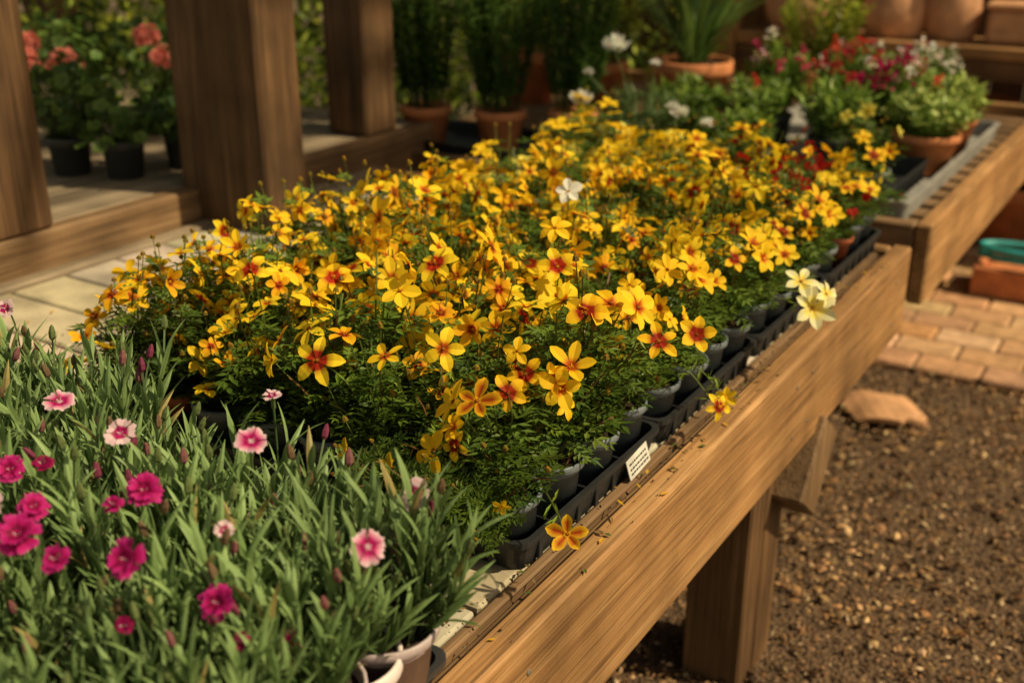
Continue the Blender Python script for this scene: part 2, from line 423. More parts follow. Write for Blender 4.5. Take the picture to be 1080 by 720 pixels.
boxobj('legs',[(XR-.17,XR-.048,1.79,1.86,0,T-.172),(XR-.145,XR-.046,1.865,1.965,0,T-.175),(XL+.05,XL+.15,1.79,1.9,0,T-.17),(XR-.17,XR-.048,-.6,-.48,0,T-.17),(XL+.05,XL+.15,-.6,-.48,0,T-.17)],[dwood[2]],tab,.005)
mb=MB(); M=Matrix.Translation((XR-.02,1.99,T-.27))@Matrix.Rotation(math.radians(-38),4,'X')
box(mb,-.05,.035,-.06,.06,-.10,.08,(.5,.5,.5),0,.005,M); me=mb.mesh('brace',[rwood[2]]); finish_normals(me); link(me,'brace',tab)
mb=MB()
for yy in (.9,1.825,1.91,2.5):
    for zz in (T-.05,T-.15):
        p=V((XR+.0005,yy,zz)); a,b,n=fr(V((1,0,0))); dome(mb,p,a,b,n,.0045,.0015,(.16,.13,.10),0,10)
link(mb.mesh('screws',[M_metal]),'screws',tab)
mb=MB(); r=random.Random(15)
for i in range(900):
    if i%3==0: x=r.uniform(-.66,XR-.004); y=r.uniform(.5,2.5)
    else: x=r.uniform(-2.0,-.62); y=r.uniform(.2,2.5)
    z=(T-.0085 if x<-.62 else (T+.006 if x>XR-.04 else T-.004))
    q=r.random()
    if q<.6:
        a,b,n=fr(rdir(r)); L=r.uniform(.0008,.0028); c=V((x,y,z)); mb.add([c+a*L,c-a*L,c+b*L,c-b*L,c+n*L],[(0,2,4),(2,1,4),(1,3,4),(3,0,4)],(.05,.03,.018),0)
    else: leaf(mb,V((x,y,z+.001)),V((r.uniform(-1,1),r.uniform(-1,1),r.uniform(0,.2))),V((0,0,1)),r.uniform(.008,.018),r.uniform(.003,.007),r.choice([(.16,.1,.04),(.3,.2,.08),(.7,.4,.02),(.1,.14,.03)]),0)
link(mb.mesh('fallen_leaves',[M_leaf]),'fallen_leaves')

# ------------------------------------------------------------------ table 2
t2=empty('wooden_display_table',(-1.4,3.7,0)); Y2=2.82; Y3=4.75; XL2=-2.42
boxobj('side_beam',[(XR-.042,XR,Y2,Y3,T-.205,T+.004)],[wood[1]],t2,.006)
boxobj('front_beam',[(XL2,XR-.044,Y2+.002,Y2+.044,T-.203,T+.001)],[rwood[0]],t2,.006)
boxobj('far_beams',[(XL2,XR-.044,Y3-.044,Y3-.002,T-.203,T+.001)],[wood[0]],t2,.006)
boxobj('slats',[(XL2+.02,XR-.046,Y2+.07+i*.115,Y2+.145+i*.115,T-.045,T-.022) for i in range(15)],[rwood[0]],t2,.004)
boxobj('bearers',[(x,x+.05,Y2+.046,Y3-.046,T-.15,T-.0455) for x in (XR-.11,-1.2,-1.8,XL2+.02)],[dwood[1]],t2,.004)
boxobj('legs',[(x,x+.09,y,y+.09,0,T-.152) for x,y in ((XR-.6,Y2+.2),(XL2+.05,Y2+.2),(XR-.6,Y3-.2),(XL2+.05,Y3-.2))],[dwood[2]],t2,.004)

# ------------------------------------------------------------------ bidens trays
PL=[bidens_plant(100+i,nfl=n,kinds=k) for i,(n,k) in enumerate(((8,'yyYosso'),(9,'yysYyoy'),(7,'yyosso'),(9,'yyoyyYo'),(7,'yyssry'),(10,'yyYoys'),(4,'oYyyy'),(8,'yYyoy')))]
PLr=[bidens_plant(130+i,nfl=18,kinds='RRRRRRr',fs=.6,h=.165) for i in range(2)]
PLy=[bidens_plant(140+i,nfl=6,kinds='YYYYl',fs=1.35,h=.21) for i in range(2)]
PLe=[bidens_plant(150+i,nfl=6,kinds='yysY',bias=(b,0),spread=.078,h=.175,t0=t,nst=22) for i,(b,t) in enumerate(((-.012,.42),(.01,.3),(-.005,.2),(.02,.12)))]
PLg=[bidens_plant(160+i,nfl=1,kinds='yY',h=.16,nst=30,spread=.075) for i in range(2)]
r=random.Random(21)
for ty in range(4):
    for tx in range(2):
        cx=-.812-.406*tx; cy=1.205+.405*ty
        e=empty('tray_of_bidens',(cx,cy,T-.012)); link(TR,'carry_tray',e,(cx,cy,T-.011))
        for i in range(4):
            for j in range(4):
                x=cx+(i-1.5)*.098+r.uniform(-.002,.002); y=cy+(j-1.5)*.098+r.uniform(-.002,.002); z=T-.006
                pm=POTR if (r.random()<.06 or (tx==1 and ty==0 and j==0 and i==1)) else POT
                pool=PL; edge=(tx==0 and i==3)
                link(pm,'nursery_pot',e,(x,y,z),(r.uniform(-.07,.07),r.uniform(-.07,.07),r.uniform(0,6)))
                if ty==3 and tx==1: pool=PLy
                elif ty==2 and tx==1 and r.random()<.35: pool=PLy
                rot=r.uniform(0,6.28)
                if edge: pool=PLe; rot=r.uniform(-.6,.6)
                elif tx==0 and ty==0 and j==0 and i>0: pool=PLg
                elif tx==1 and ty==0 and j==0: pool=PLg+PL[:2]
                if ty==3 and tx==0 and (i,j) in ((1,1),(2,0),(2,1),(3,0),(2,2)): pool=PLr
                s=r.uniform(.85,1.14)
                zs=(1.05,1.0,.94,.84)[ty]*r.uniform(.82,1.14)
                if pool is PLr: zs=1.0
                link(r.choice(pool),'bidens_plant',e,(x,y,z+.074),(r.uniform(-.12,.12),r.uniform(-.12,.12),rot),(s,s,s*zs))
he=empty('bidens_flower_stems',(-.7,1.0,T))
mb=MB(); r=random.Random(77)
HE=[((-.546,.995,.80),(.35,-.7,.7),.025,'r',(-.62,1.06,.80)),
((-.658,.977,.95),(.1,-.6,.8),.0285,'r',(-.68,1.05,.81)),
((-.878,.954,.96),(.25,-.8,.6),.033,'s',(-.9,1.06,.81)),
((-.628,1.18,1.0),(.3,-.6,.75),.030,'s',(-.68,1.2,.81)),
((-1.108,1.081,1.0),(.4,-.7,.6),.027,'s',(-1.1,1.1,.81)),
((-.549,1.233,.96),(.4,-.6,.8),.029,'s',(-.66,1.25,.81)),
((-.546,1.351,.93),(.5,-.5,.6),.028,'s',(-.66,1.35,.81)),
((-.515,1.78,.84),(.5,-.7,.5),.038,'w',(-.66,1.75,.81)),
((-.533,1.76,.89),(.3,-.5,.8),.032,'w',(-.66,1.75,.81)),
((-.5,1.80,.862),(.8,-.2,.5),.028,'w',(-.66,1.75,.81)),
((-.709,.96,.88),(.1,-.9,.4),.028,'Y',(-.76,1.06,.81)),
((-.74,1.027,.98),(.4,-.6,.5),.028,'y',(-.76,1.1,.81)),
((-.987,1.118,1.0),(.2,-.5,.9),.028,'s',(-.99,1.15,.81)),
((-.889,1.60,1.03),(.3,-.7,.6),.024,'W',(-.9,1.6,.81)),
((-.545,1.455,.78),(.6,-.4,.3),.022,'s',(-.60,1.45,.82)),
((-.55,1.49,.78),(.5,-.6,.1),.02,'Y',(-.60,1.47,.82)),
((-.62,1.115,.90),(.8,-.2,.3),.02,'Y',(-.66,1.15,.81)),
((-.70,.99,.90),(-.3,-.6,.5),.02,'y',(-.72,1.06,.81)),
((-.80,.99,.97),(-.1,-.5,.9),.024,'y',(-.82,1.06,.81)),
((-.63,1.30,.98),(.3,-.4,.8),.027,'s',(-.68,1.3,.81)),
((-.86,1.10,1.01),(.3,-.6,.8),.028,'Y',(-.86,1.15,.81)),
((-.72,1.27,1.02),(.3,-.6,.8),.028,'s',(-.74,1.3,.81)),
((-.80,1.40,1.03),(.2,-.6,.8),.028,'Y',(-.82,1.42,.81)),
((-1.20,1.15,1.0),(.2,-.7,.7),.026,'y',(-1.2,1.2,.81)),
((-.62,1.50,.97),(.4,-.5,.8),.027,'y',(-.68,1.5,.81)),
]
for p,n,rr,k,bs in HE:
    p=V(p);bs=V(bs);n=V(n).normalized()
    q=p-n*.02
    P=lambda t:bs*(1-t)**3+ (bs+V((0,0,.08 if p.z>.82 else .03)))*3*t*(1-t)**2+q*3*t*t*(1-t)+p*t**3
    tube(mb,[P(t/7) for t in range(8)],.0012,(.12,.16,.03),0,4)
    for t in (.3,.45,.6,.75):
        for s in (-1,1):
            d=rdir(r,-.3); leaf(mb,P(t),d,V((0,0,1)),.022,.004,jit(LG,.3,r),0); leaf(mb,P(t)+d*.01,(d+rdir(r)*.7),V((0,0,1)),.015,.0035,jit(LG,.3,r),0)
    bidens(mb,p,n,rr,r,k)
link(mb.mesh('stems_and_flowers',[M_leaf,M_petal]),'stems_and_flowers',he)
for i,(x,y,s,ro) in enumerate(((-.70,.985,.75,-1.3),(-.655,1.005,.6,-.5),(-.78,.99,.7,-1.6))):
    link(PLg[i%2],'trailing_foliage',he,(x,y,T+.06),(.65,0,ro*.2),s)
mb=MB(); M=Matrix.Translation((-.6075,1.315,T+.012))@Matrix.Rotation(math.radians(6),4,'X')@Matrix.Rotation(math.radians(-14),4,'Y')
box(mb,-.0008,.0012,-.032,.032,-.013,.018,(.62,.60,.54),0,.0004,M)
for z in (.009,.001,-.006):
    y=-.026; rr=random.Random(int(z*1e4)+50)
    while y<.022:
        w=rr.uniform(.003,.008); box(mb,.0013,.0017,y,y+w,z-.0015,z+.0015,(.05,.05,.05),0,.0001,M); y+=w+.002
me=mb.mesh('price_label',[M_plast]); finish_normals(me); link(me,'price_label')

# ------------------------------------------------------------------ dianthus
def dianthus_plant(seed,nst=30):
    r=random.Random(seed); mb=MB()
    for i in range(nst):
        a=r.uniform(0,6.28); rr=.036*math.sqrt(r.random()); p=V((math.cos(a)*rr,math.sin(a)*rr,-.005))
        out=V((math.cos(a),math.sin(a),0)); ln=rr/.036*r.uniform(.1,.8)
        d=(V((0,0,1))+out*ln+rdir(r)*.15).normalized(); L=r.uniform(.055,.13)
        pts=[p]; nd=d.copy(); nn=r.randint(5,7); tw=r.uniform(0,3.14)
        for k in range(nn):
            q=pts[-1]+nd*(L/nn); pts.append(q); nd=(nd+V((0,0,.07))).normalized()
            aa,bb,_=fr(nd); ph=tw+k*1.57
            for s in (0,math.pi):
                o=aa*math.cos(ph+s)+bb*math.sin(ph+s)
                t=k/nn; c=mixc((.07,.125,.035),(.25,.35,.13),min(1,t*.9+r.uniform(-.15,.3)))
                if r.random()<.03: c=(.35,.27,.1)
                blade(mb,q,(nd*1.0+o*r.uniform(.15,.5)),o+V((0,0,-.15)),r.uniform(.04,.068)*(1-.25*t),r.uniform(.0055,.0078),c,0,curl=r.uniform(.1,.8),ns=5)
        tube(mb,pts,.0015,(.14,.20,.08),0)
        if r.random()<.24:
            e=pts[-1]; t2_=e+(nd+rdir(r)*.2).normalized()*r.uniform(.02,.05); tube(mb,[e,t2_],.0012,(.14,.2,.08),0)
            aa,bb,n=fr(t2_-e); bc=r.choice([(.16,.20,.07),(.22,.14,.08),(.16,.20,.07),(.25,.05,.1),(.3,.12,.12)])
            vs=[];fs=[]
            for q_,z_ in [(.0014,0),(.0036,.003),(.0038,.009),(.002,.015),(.0003,.017)]:
                for s in range(6): vs.append(t2_+(aa*math.cos(s*1.0472)+bb*math.sin(s*1.0472))*q_+n*z_)
            for j in range(4):
                for s in range(6): fs.append((j*6+s,j*6+(s+1)%6,(j+1)*6+(s+1)%6,(j+1)*6+s))
            mb.add(vs,fs,bc,1)
    return mb.mesh('dianthus_plant',[M_glauc,M_petal])
def dianthus_fl(mb,c,n,RR,r,kind,mi=1):
    a,b,n=fr(n); a0=r.uniform(0,6.28)
    pale=(.88,.66,.70); mag=(.46,.008,.13); pk=(.74,.16,.34); dm=(.18,.004,.04)
    if kind=='p': cs=[pale,mag,mag,pk,mixc(pk,pale,.6),pale]
    elif kind=='m': cs=[dm,mag,dm,mag,(.54,.015,.20),(.60,.04,.26)]
    elif kind=='d': cs=[dm,dm,mag,dm,mag,dm]
    elif kind=='k': cs=[pk,mag,mag,pale,(.86,.55,.62),(.9,.7,.74)]
    S=(.04,.22,.42,.58,.8,1.0);W=(.05,.14,.28,.40,.54,.46)
    rows=[(S[i],W[i],cs[i]) for i in range(6)]
    layers=1 if kind in('p','k') else 2
    for l in range(layers):
        for k in range(5):
            petal(mb,c+n*.0016*l+n*.0004*(k%2),a,b,n,a0+l*.6+k*1.2566+r.uniform(-.06,.06),RR*(1-.28*l)*r.uniform(.92,1.05),rows,9,r,.12+.35*l+r.uniform(-.2,.3),.12,jag=.11,mi=mi)
    tube(mb,[c-n*.016,c],.0026,(.12,.17,.06),0,6)
    for k in (-1,1): tube(mb,[c,c+n*.006+a*.003*k],.0004,(.85,.8,.8),1)
DP=[dianthus_plant(300+i) for i in range(6)]
DPOT=pot_mesh('dianthus_pot',.058,.042,.088,(.45,.36,.36),M_plast)
r=random.Random(41)
DT=tray_mesh('dianthus_tray',.48,.36,.03,(.03,.03,.032),M_plast)
for (cx,cy) in ((-.80,.63),(-1.29,.70),(-.80,.265),(-1.29,.335)):
    e=empty('tray_of_dianthus',(cx,cy,T)); link(DT,'carry_tray',e,(cx-.02,cy,T-.011))
    for i in range(4):
        for j in range(3):
            x=cx+(i-1.5)*.118; y=cy+(j-1)*.118
            link(DPOT,'nursery_pot',e,(x,y,T-.006))
            s=r.uniform(.92,1.18)
            link(r.choice(DP),'dianthus_plant',e,(x,y,T+.072),(r.uniform(-.1,.1),r.uniform(-.1,.1),r.uniform(0,6.28)),s)
mb=MB()
DF=[(-1.025,.695,.97,.0165,'p'),(-.906,.678,.97,.0155,'k'),(-.777,.737,.97,.0165,'p'),(-.791,.609,.97,.017,'m'),(-.822,.495,.97,.020,'m'),
(-.71,.52,.97,.017,'m'),(-.62,.605,.86,.019,'m'),(-.581,.681,.94,.0165,'p'),(-.609,.793,.93,.0165,'k'),(-.836,.831,.97,.011,'k'),(-.853,.533,.97,.014,'m'),
(-.768,.492,.965,.013,'m'),(-.90,.52,.965,.014,'k'),(-.80,.58,.965,.010,'m'),(-.944,.574,.965,.014,'m'),(-.618,.553,.9,.009,'d'),(-.70,.50,.92,.008,'d'),
(-1.34,.85,.97,.013,'k'),(-.93,.60,.962,.011,'d'),(-.86,.42,.97,.012,'d'),(-.70,.62,.95,.009,'k'),(-.655,.565,.92,.017,'m')]
for x,y,z,rr,k in DF:
    p=V((x,y,z)); n=V((.35+r.uniform(-.45,.45),-.5+r.uniform(-.45,.45),.65)); bs=V((x-.03,y+.03,z-.13))
    nn=n.normalized(); q=p-nn*.03
    P=lambda t:bs*(1-t)**3+(bs+V((0,0,.05)))*3*t*(1-t)**2+q*3*t*t*(1-t)+p*t**3
    tube(mb,[P(t/6) for t in range(7)],.0013,(.1,.17,.06),0,4)
    dianthus_fl(mb,p,n,rr,r,k)
e=empty('dianthus_flower_stems',(-.8,.6,T)); link(mb.mesh('stems_and_flowers',[M_glauc,M_petal]),'stems_and_flowers',e)
mb=MB(); lathe(mb,[(.045,0),(.052,.06),(.0535,.062),(.060,.063),(.062,.067),(.062,.082),(.059,.084),(.056,.080),(.054,.066)],40,col=(.72,.62,.60))
lathe(mb,[(.0484,.025,(.5,.12,.2)),(.0512,.05,(.62,.3,.35))],40,col=(.5,.15,.2))
e=empty('potted_dianthus',(-.635,.69,T)); link(mb.mesh('flower_pot',[M_plast],True),'flower_pot',e,(-.632,.69,T-.008))
link(DP[0],'plant',e,(-.645,.69,T+.065),(0.1,.1,1),.95)

# ------------------------------------------------------------------ generic plants
def stem_plant(mb,c,nst,spread,h,L,W,cols,r,nodes=10,per=3,lean=.4,tip=None,up=.6,base=.4):
    for i in range(nst):
        a=r.uniform(0,6.28); rr=spread*math.sqrt(r.random()); b0=V((math.cos(a)*rr*base,math.sin(a)*rr*base,0))+c
        e=c+V((math.cos(a)*rr,math.sin(a)*rr,h*r.uniform(.75,1.05)*(1-lean*(rr/spread)**2)))
        tube(mb,[b0,(b0+e)/2+V((0,0,h*.05)),e],.0018,cols[0],0)
        for k in range(nodes):
            t=.1+.9*(k+1)/nodes; p=b0.lerp(e,t)
            for s in range(per):
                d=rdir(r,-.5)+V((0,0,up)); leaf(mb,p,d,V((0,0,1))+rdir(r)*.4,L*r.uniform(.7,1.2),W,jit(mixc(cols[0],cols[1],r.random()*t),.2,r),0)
        if tip: tip(mb,e,r)
def bush(mb,c,rad,n,L,W,cols,r,shell=.5,amp=.35,fq=2.0):
    for i in range(n):
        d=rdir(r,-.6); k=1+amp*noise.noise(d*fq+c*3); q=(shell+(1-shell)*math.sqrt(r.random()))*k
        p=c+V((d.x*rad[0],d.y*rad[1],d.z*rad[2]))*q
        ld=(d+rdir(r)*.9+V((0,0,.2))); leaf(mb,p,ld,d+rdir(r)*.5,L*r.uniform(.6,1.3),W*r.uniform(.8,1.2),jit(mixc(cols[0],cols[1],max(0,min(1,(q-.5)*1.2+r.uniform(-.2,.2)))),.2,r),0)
TC=(.58,.22,.09); TC2=(.50,.175,.07); TC3=(.60,.31,.16)
def terra_pot(e,x,y,z,rt,h,col=TC,rim=None):
    rim=rim or h*.2; rb=rt*.68; mb=MB()
    lathe(mb,[(rb*.1,0),(rb,0),(rb+(rt*.93-rb)*.95,h-rim),(rt*.98,h-rim+.001),(rt,h-rim+.006),(rt,h-.003),(rt-.003,h),(rt-.012,h),(rt-.016,h-.02)],36,col=col)
    vs=[(0,0,h-.015)]+[(math.cos(.3927*i)*(rt-.014),math.sin(.3927*i)*(rt-.014),h-.018) for i in range(16)]
    mb.add(vs,[(0,i+1,(i+1)%16+1) for i in range(16)],(.04,.025,.015),1)
    return link(mb.mesh('terracotta_pot',[M_terra,M_soil],True),'terracotta_pot',e,(x,y,z))
bt=tray_mesh('shrub_tray',.80,.34,.045,(.02,.021,.022),M_plast); e=empty('black_plastic_tray',(-2.0,3.06,T)); link(bt,'tray',e,(-1.98,3.06,T-.021))
for i,(x,y,hh) in enumerate(((-2.20,2.99,.50),(-1.95,3.05,.46),(-1.74,3.16,.50))):
    r=random.Random(500+i); e=empty('potted_evergreen_shrub',(x,y,T)); terra_pot(e,x,y,T-.012,.085,.13)
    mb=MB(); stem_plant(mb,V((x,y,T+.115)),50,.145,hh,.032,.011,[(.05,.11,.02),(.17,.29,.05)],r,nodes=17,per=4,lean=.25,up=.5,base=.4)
    link(mb.mesh('foliage',[M_leaf]),'foliage',e)
r=random.Random(60); e=empty('potted_strap_leaf_plant',(-1.62,3.8,T)); terra_pot(e,-1.62,3.8,T-.02,.145,.23)
mb=MB()
for i in range(55):
    a=r.uniform(0,6.28); o=V((math.cos(a),math.sin(a),0)); p=V((-1.62,3.8,T+.2))+o*r.uniform(0,.05)
    blade(mb,p,V((0,0,1))+o*r.uniform(.1,.7),o+V((0,0,-.6)),r.uniform(.3,.55),.02,jit((.14,.23,.05),.3,r),0,curl=r.uniform(.2,1.0),ns=7)
link(mb.mesh('foliage',[M_leaf]),'foliage',e)
for j,(x,y,rt,h,col) in enumerate(((-2.02,3.85,.11,.19,TC),(-2.35,3.9,.12,.2,TC2),(-1.3,4.25,.1,.16,TC))):
    r=random.Random(70+j); e=empty('potted_yellow_green_plant',(x,y,T)); terra_pot(e,x,y,T-.02,rt,h,col)
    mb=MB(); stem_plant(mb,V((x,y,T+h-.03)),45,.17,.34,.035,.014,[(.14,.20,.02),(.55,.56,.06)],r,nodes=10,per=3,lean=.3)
    link(mb.mesh('foliage',[M_leaf]),'foliage',e)
e=empty('galvanised_tray',(-.96,3.47,T)); link(tray_mesh('galv',.70,1.25,.055,(.27,.26,.24),M_metal,rimw=.014,ribs=False),'tray',e,(-.97,3.515,T-.021))
e=empty('black_plastic_tray',(-.84,3.15,T)); link(tray_mesh('blk',.32,.46,.06,(.02,.021,.022),M_plast),'tray',e,(-.84,3.15,T-.012))
e=empty('potted_yellow_bidens',(-.76,2.98,T)); link(pot_mesh('grey_pot',.064,.052,.085,(.20,.21,.21),M_plast),'nursery_pot',e,(-.76,2.98,T+.004))
py=bidens_plant(190,nfl=5,kinds='lY',fs=.8,h=.15,spread=.08); link(py,'plant',e,(-.76,2.98,T+.08),(0,0,2),1.05)
boxobj('plant_tag',[(-.712,-.709,2.935,2.968,T+.06,T+.14,0,(.8,.55,.03))],[M_plast],e,.001)
boxobj('pot_label',[(-.762,-.735,2.914,2.9155,T+.045,T+.07,0,(.7,.68,.65))],[M_plast],e,.0003)
def lime(mb,e,r):
    if r.random()<.5: leaf(mb,e,rdir(r,0),V((0,0,1)),.02,.014,(.65,.62,.25),1)
for j,(x,y,rt,h,rad,hh) in enumerate(((-.72,3.46,.10,.075,.135,.16),(-.72,3.75,.09,.08,.11,.15),(-.88,3.8,.1,.09,.12,.18))):
    r=random.Random(80+j); e=empty('potted_lime_green_plant',(x,y,T)); terra_pot(e,x,y,T-.008,rt,h+.04,TC2 if j else TC)
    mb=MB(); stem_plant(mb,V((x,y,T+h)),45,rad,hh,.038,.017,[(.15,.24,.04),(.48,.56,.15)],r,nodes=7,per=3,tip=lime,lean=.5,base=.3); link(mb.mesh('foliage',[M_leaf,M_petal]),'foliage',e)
def snap(col,p=.6):
    def f(mb,e,r):
        if r.random()>p: return
        cc=col if r.random()<.7 else r.choice([(.80,.5,.5),(.85,.8,.7),(.6,.05,.03)])
        for k in range(12):
            q=e+V((r.uniform(-.012,.012),r.uniform(-.012,.012),k*.0035)); leaf(mb,q,rdir(r,-.4),rdir(r),.018,.015,jit(cc,.25,r),1)
    return f
MG=(.42,.008,.09); G1=[(.10,.18,.03),(.34,.46,.08)]; G2=[(.08,.15,.02),(.26,.37,.05)]
for j,(x,y,col,g,p,hh,sp) in enumerate(((-.98,3.35,MG,G1,.04,.17,.13),(-.86,3.60,MG,G2,.7,.21,.12),(-1.0,3.68,(.45,.02,.03),G2,.55,.22,.13),
   (-1.2,3.3,(.75,.5,.5),G1,.05,.17,.12),(-1.24,3.62,(.6,.06,.15),G2,.45,.24,.1),(-1.08,3.94,(.4,.01,.05),G2,.5,.2,.12),(-.86,4.02,(.85,.8,.7),G2,.5,.2,.11))):
    r=random.Random(90+j); e=empty('potted_snapdragon',(x,y,T)); link(POTK,'nursery_pot',e,(x,y,T-.015))
    mb=MB(); stem_plant(mb,V((x,y,T+.075)),36,sp,hh,.038,.011,g,r,nodes=9,per=4,tip=snap(col,p),lean=.3,base=.35); link(mb.mesh('foliage',[M_leaf,M_petal]),'foliage',e)
def pom(mb,c,n,RR,r,col,mi=1,k=46):
    for i in range(k):
        d=(rdir(r,-.1)+n*.5).normalized(); leaf(mb,c+d*RR*.15,d,rdir(r),RR*r.uniform(.8,1.05),RR*.42,jit(col,.06,r),mi)
r=random.Random(95); e=empty('potted_white_carnation',(-1.42,2.98,T)); link(POTK,'nursery_pot',e,(-1.42,2.98,T-.015)); mb=MB()
stem_plant(mb,V((-1.42,2.98,T+.075)),30,.13,.17,.05,.007,[(.09,.15,.04),(.18,.27,.09)],r,nodes=6,per=3)
for p,rr in (((-1.49,2.94,1.065),.046),((-1.37,2.52,.99),.036),((-1.15,2.64,.96),.030),((-1.25,2.82,.94),.024),((-1.58,2.95,.99),.02),((-1.40,3.02,1.02),.02),((-1.10,2.70,.93),.024)):
    p=V(p); tube(mb,[V((-1.42,2.98,T+.08)),p*.5+V((-1.42,2.98,T+.12))*.5,p],.0018,(.12,.18,.05),0,4); pom(mb,p,V((.1,-.3,.9)),rr,r,(.86,.84,.78))
link(mb.mesh('foliage',[M_leaf,M_petal]),'foliage',e)
for j,(x,y) in enumerate(((-1.15,3.02),(-1.38,3.25),(-1.5,3.5))):
    r=random.Random(200+j); e=empty('potted_green_plant',(x,y,T)); link(POTK,'nursery_pot',e,(x,y,T-.015))
    mb=MB(); stem_plant(mb,V((x,y,T+.075)),34,.12,.12,.035,.012,G2,r,nodes=8,per=3); link(mb.mesh('foliage',[M_leaf]),'foliage',e)

# ------------------------------------------------------------------ left: bench, posts, geraniums
bb=empty('weathered_bench',(-3,1.8,0))
boxobj('front_rail',[(-2.19,-2.14,-.6,2.95,T-.12,T+.075)],[rwood[1]],bb,.006)
boxobj('boards',[(-2.20-.15*(i+1)+.006,-2.20-.15*i-.002,-.6,2.95,T+.045,T+.072) for i in range(12)],[gwood[1]],bb,.004)
boxobj('legs',[(x,x+.1,y,y+.1,0,T+.04) for x in (-2.35,-3.9) for y in (-.4,1.5,2.7)],[dwood[2]],bb,.004)
pg=empty('timber_pergola',(-2.2,2,0))
boxobj('posts',[(-2.20,-1.905,1.935,2.08,T-.06,2.75),(-2.32,-2.145,1.29,1.515,T+.076,2.75),(-2.32,-2.165,2.64,2.79,T+.076,2.75),(-4.1,-3.95,1.2,1.35,0,2.75),(-4.1,-3.95,2.9,3.05,0,2.75),(-4.1,-3.95,6.1,6.25,0,2.75),(-.3,-.15,6.1,6.25,0,2.75)],[dwood[2]],pg,.008)
boxobj('roof_beams',[(-2.32,-2.14,-.5,6.3,2.755,2.93),(-4.12,-3.95,-.5,6.3,2.755,2.93),(-.32,-.14,2.6,6.3,2.755,2.93)],[dwood[1]],pg,.008)  # overhead frame out of view, extended to carry the added shade slats
boxobj('added_shade_rafters',[(-6.0,-.2,y,y+.05,2.935,3.05) for y in [2.0+.85*i for i in range(6)]],[dwood[0]],pg,.004)  # unseen, added to hold up the slats that shade the background
boxobj('added_shade_slats',[(x,x+.055,2.0,6.3,3.055,3.075) for x in [-6.0+.17*i for i in range(34)]],[dwood[1]],pg,.002)  # added above the view, spaced to dim sun on the back left planting
GER=[(-2.55,1.88,.24),(-2.40,1.93,.14),(-2.36,2.10,.12),(-2.85,2.1,.30),(-2.75,2.36,.30),(-3.0,1.85,.30),(-3.1,2.4,.34),(-2.6,2.6,.25),(-2.95,2.7,.3)]
for j,(x,y,hh) in enumerate(GER):
    r=random.Random(400+j); e=empty('potted_geranium',(x,y,T+.075)); link(POTK,'nursery_pot',e,(x,y,T+.073))
    mb=MB(); c=V((x,y,T+.155))
    for i in range(110):
        a=r.uniform(0,6.28); q=.14*math.sqrt(r.random()); p=c+V((math.cos(a)*q,math.sin(a)*q,hh*r.uniform(.2,.95)*(1-.3*(q/.15)**2)))
        tube(mb,[c+V((math.cos(a)*q*.2,math.sin(a)*q*.2,0)),p],.0014,(.08,.13,.03),0)
        n=(V((math.cos(a)*.7,math.sin(a)*.7,1))+rdir(r)*.8); aa,b_,n=fr(n); R0=r.uniform(.012,.024); col=jit(mixc((.05,.11,.018),(.17,.27,.045),r.random()),.2,r)
        vs=[p]+[p+(aa*math.cos(t*.6283)+b_*math.sin(t*.6283))*R0*(1 if t%2 else .8)+n*R0*r.uniform(.1,.4) for t in range(10)]
        mb.add(vs,[(0,t+1,(t+1)%10+1) for t in range(10)],[tuple(x_*.7 for x_ in col)]+[col]*10,0)
    link(mb.mesh('foliage',[M_leaf]),'foliage',e)
mb=MB(); r=random.Random(44)
for p,rr in (((-2.66,1.98,1.055),.05),((-2.80,1.98,1.09),.04),((-2.76,1.93,1.06),.04),((-2.60,2.22,1.10),.040),((-2.50,2.19,1.055),.040),((-2.86,1.90,1.07),.04),((-3.1,2.4,1.2),.05)):
    p=V(p); tube(mb,[p-V((0,0,.2)),p],.002,(.1,.15,.04),0,4)
    for i in range(34):
        d=rdir(r,-.3); q=p+d*rr*r.uniform(.6,1); a,b,n=fr(d+rdir(r)*.4)
        for k in range(5): petal(mb,q,a,b,n,k*1.2566,.013,[(.05,.1,(.5,.08,.06)),(.5,.35,(.92,.27,.20)),(1,.4,(.95,.40,.32))],3,r,.1,0,mi=1)
e=empty('coral_geranium_blooms',(-2.8,2.15,1)); link(mb.mesh('flower_heads',[M_leaf,M_petal]),'flower_heads',e)

# hedge and border planting in the background
mb=MB(); r=random.Random(600)
for i in range(26):
    t=i/25; x=-7.2+4.0*t; y=1.6+4.6*t
    for z,s in ((.5,.55),(1.25,.6),(1.9,.5)):
        bright=r.random()
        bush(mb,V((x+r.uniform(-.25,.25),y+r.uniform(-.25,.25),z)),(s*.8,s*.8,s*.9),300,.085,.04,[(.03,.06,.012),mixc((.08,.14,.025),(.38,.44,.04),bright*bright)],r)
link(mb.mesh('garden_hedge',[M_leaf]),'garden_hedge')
mb=MB()
for (x,y,z,rad,g) in ((-3.7,2.7,.75,.4,1),(-3.5,3.3,.75,.45,1),(-3.2,3.9,.75,.42,.6),(-4.2,2.3,.8,.45,.8),(-2.9,4.3,.85,.4,.9),(-3.9,3.6,.95,.5,.8),(-3.5,4.6,.8,.5,.5),(-2.4,4.9,.8,.38,.9),(-4.6,1.7,.8,.5,.8)):
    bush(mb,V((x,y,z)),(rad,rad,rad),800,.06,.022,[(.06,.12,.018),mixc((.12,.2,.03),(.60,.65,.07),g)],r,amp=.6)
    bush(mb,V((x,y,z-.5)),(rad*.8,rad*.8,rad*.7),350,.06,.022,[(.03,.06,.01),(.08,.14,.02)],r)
link(mb.mesh('border_shrubs',[M_leaf]),'border_shrubs')

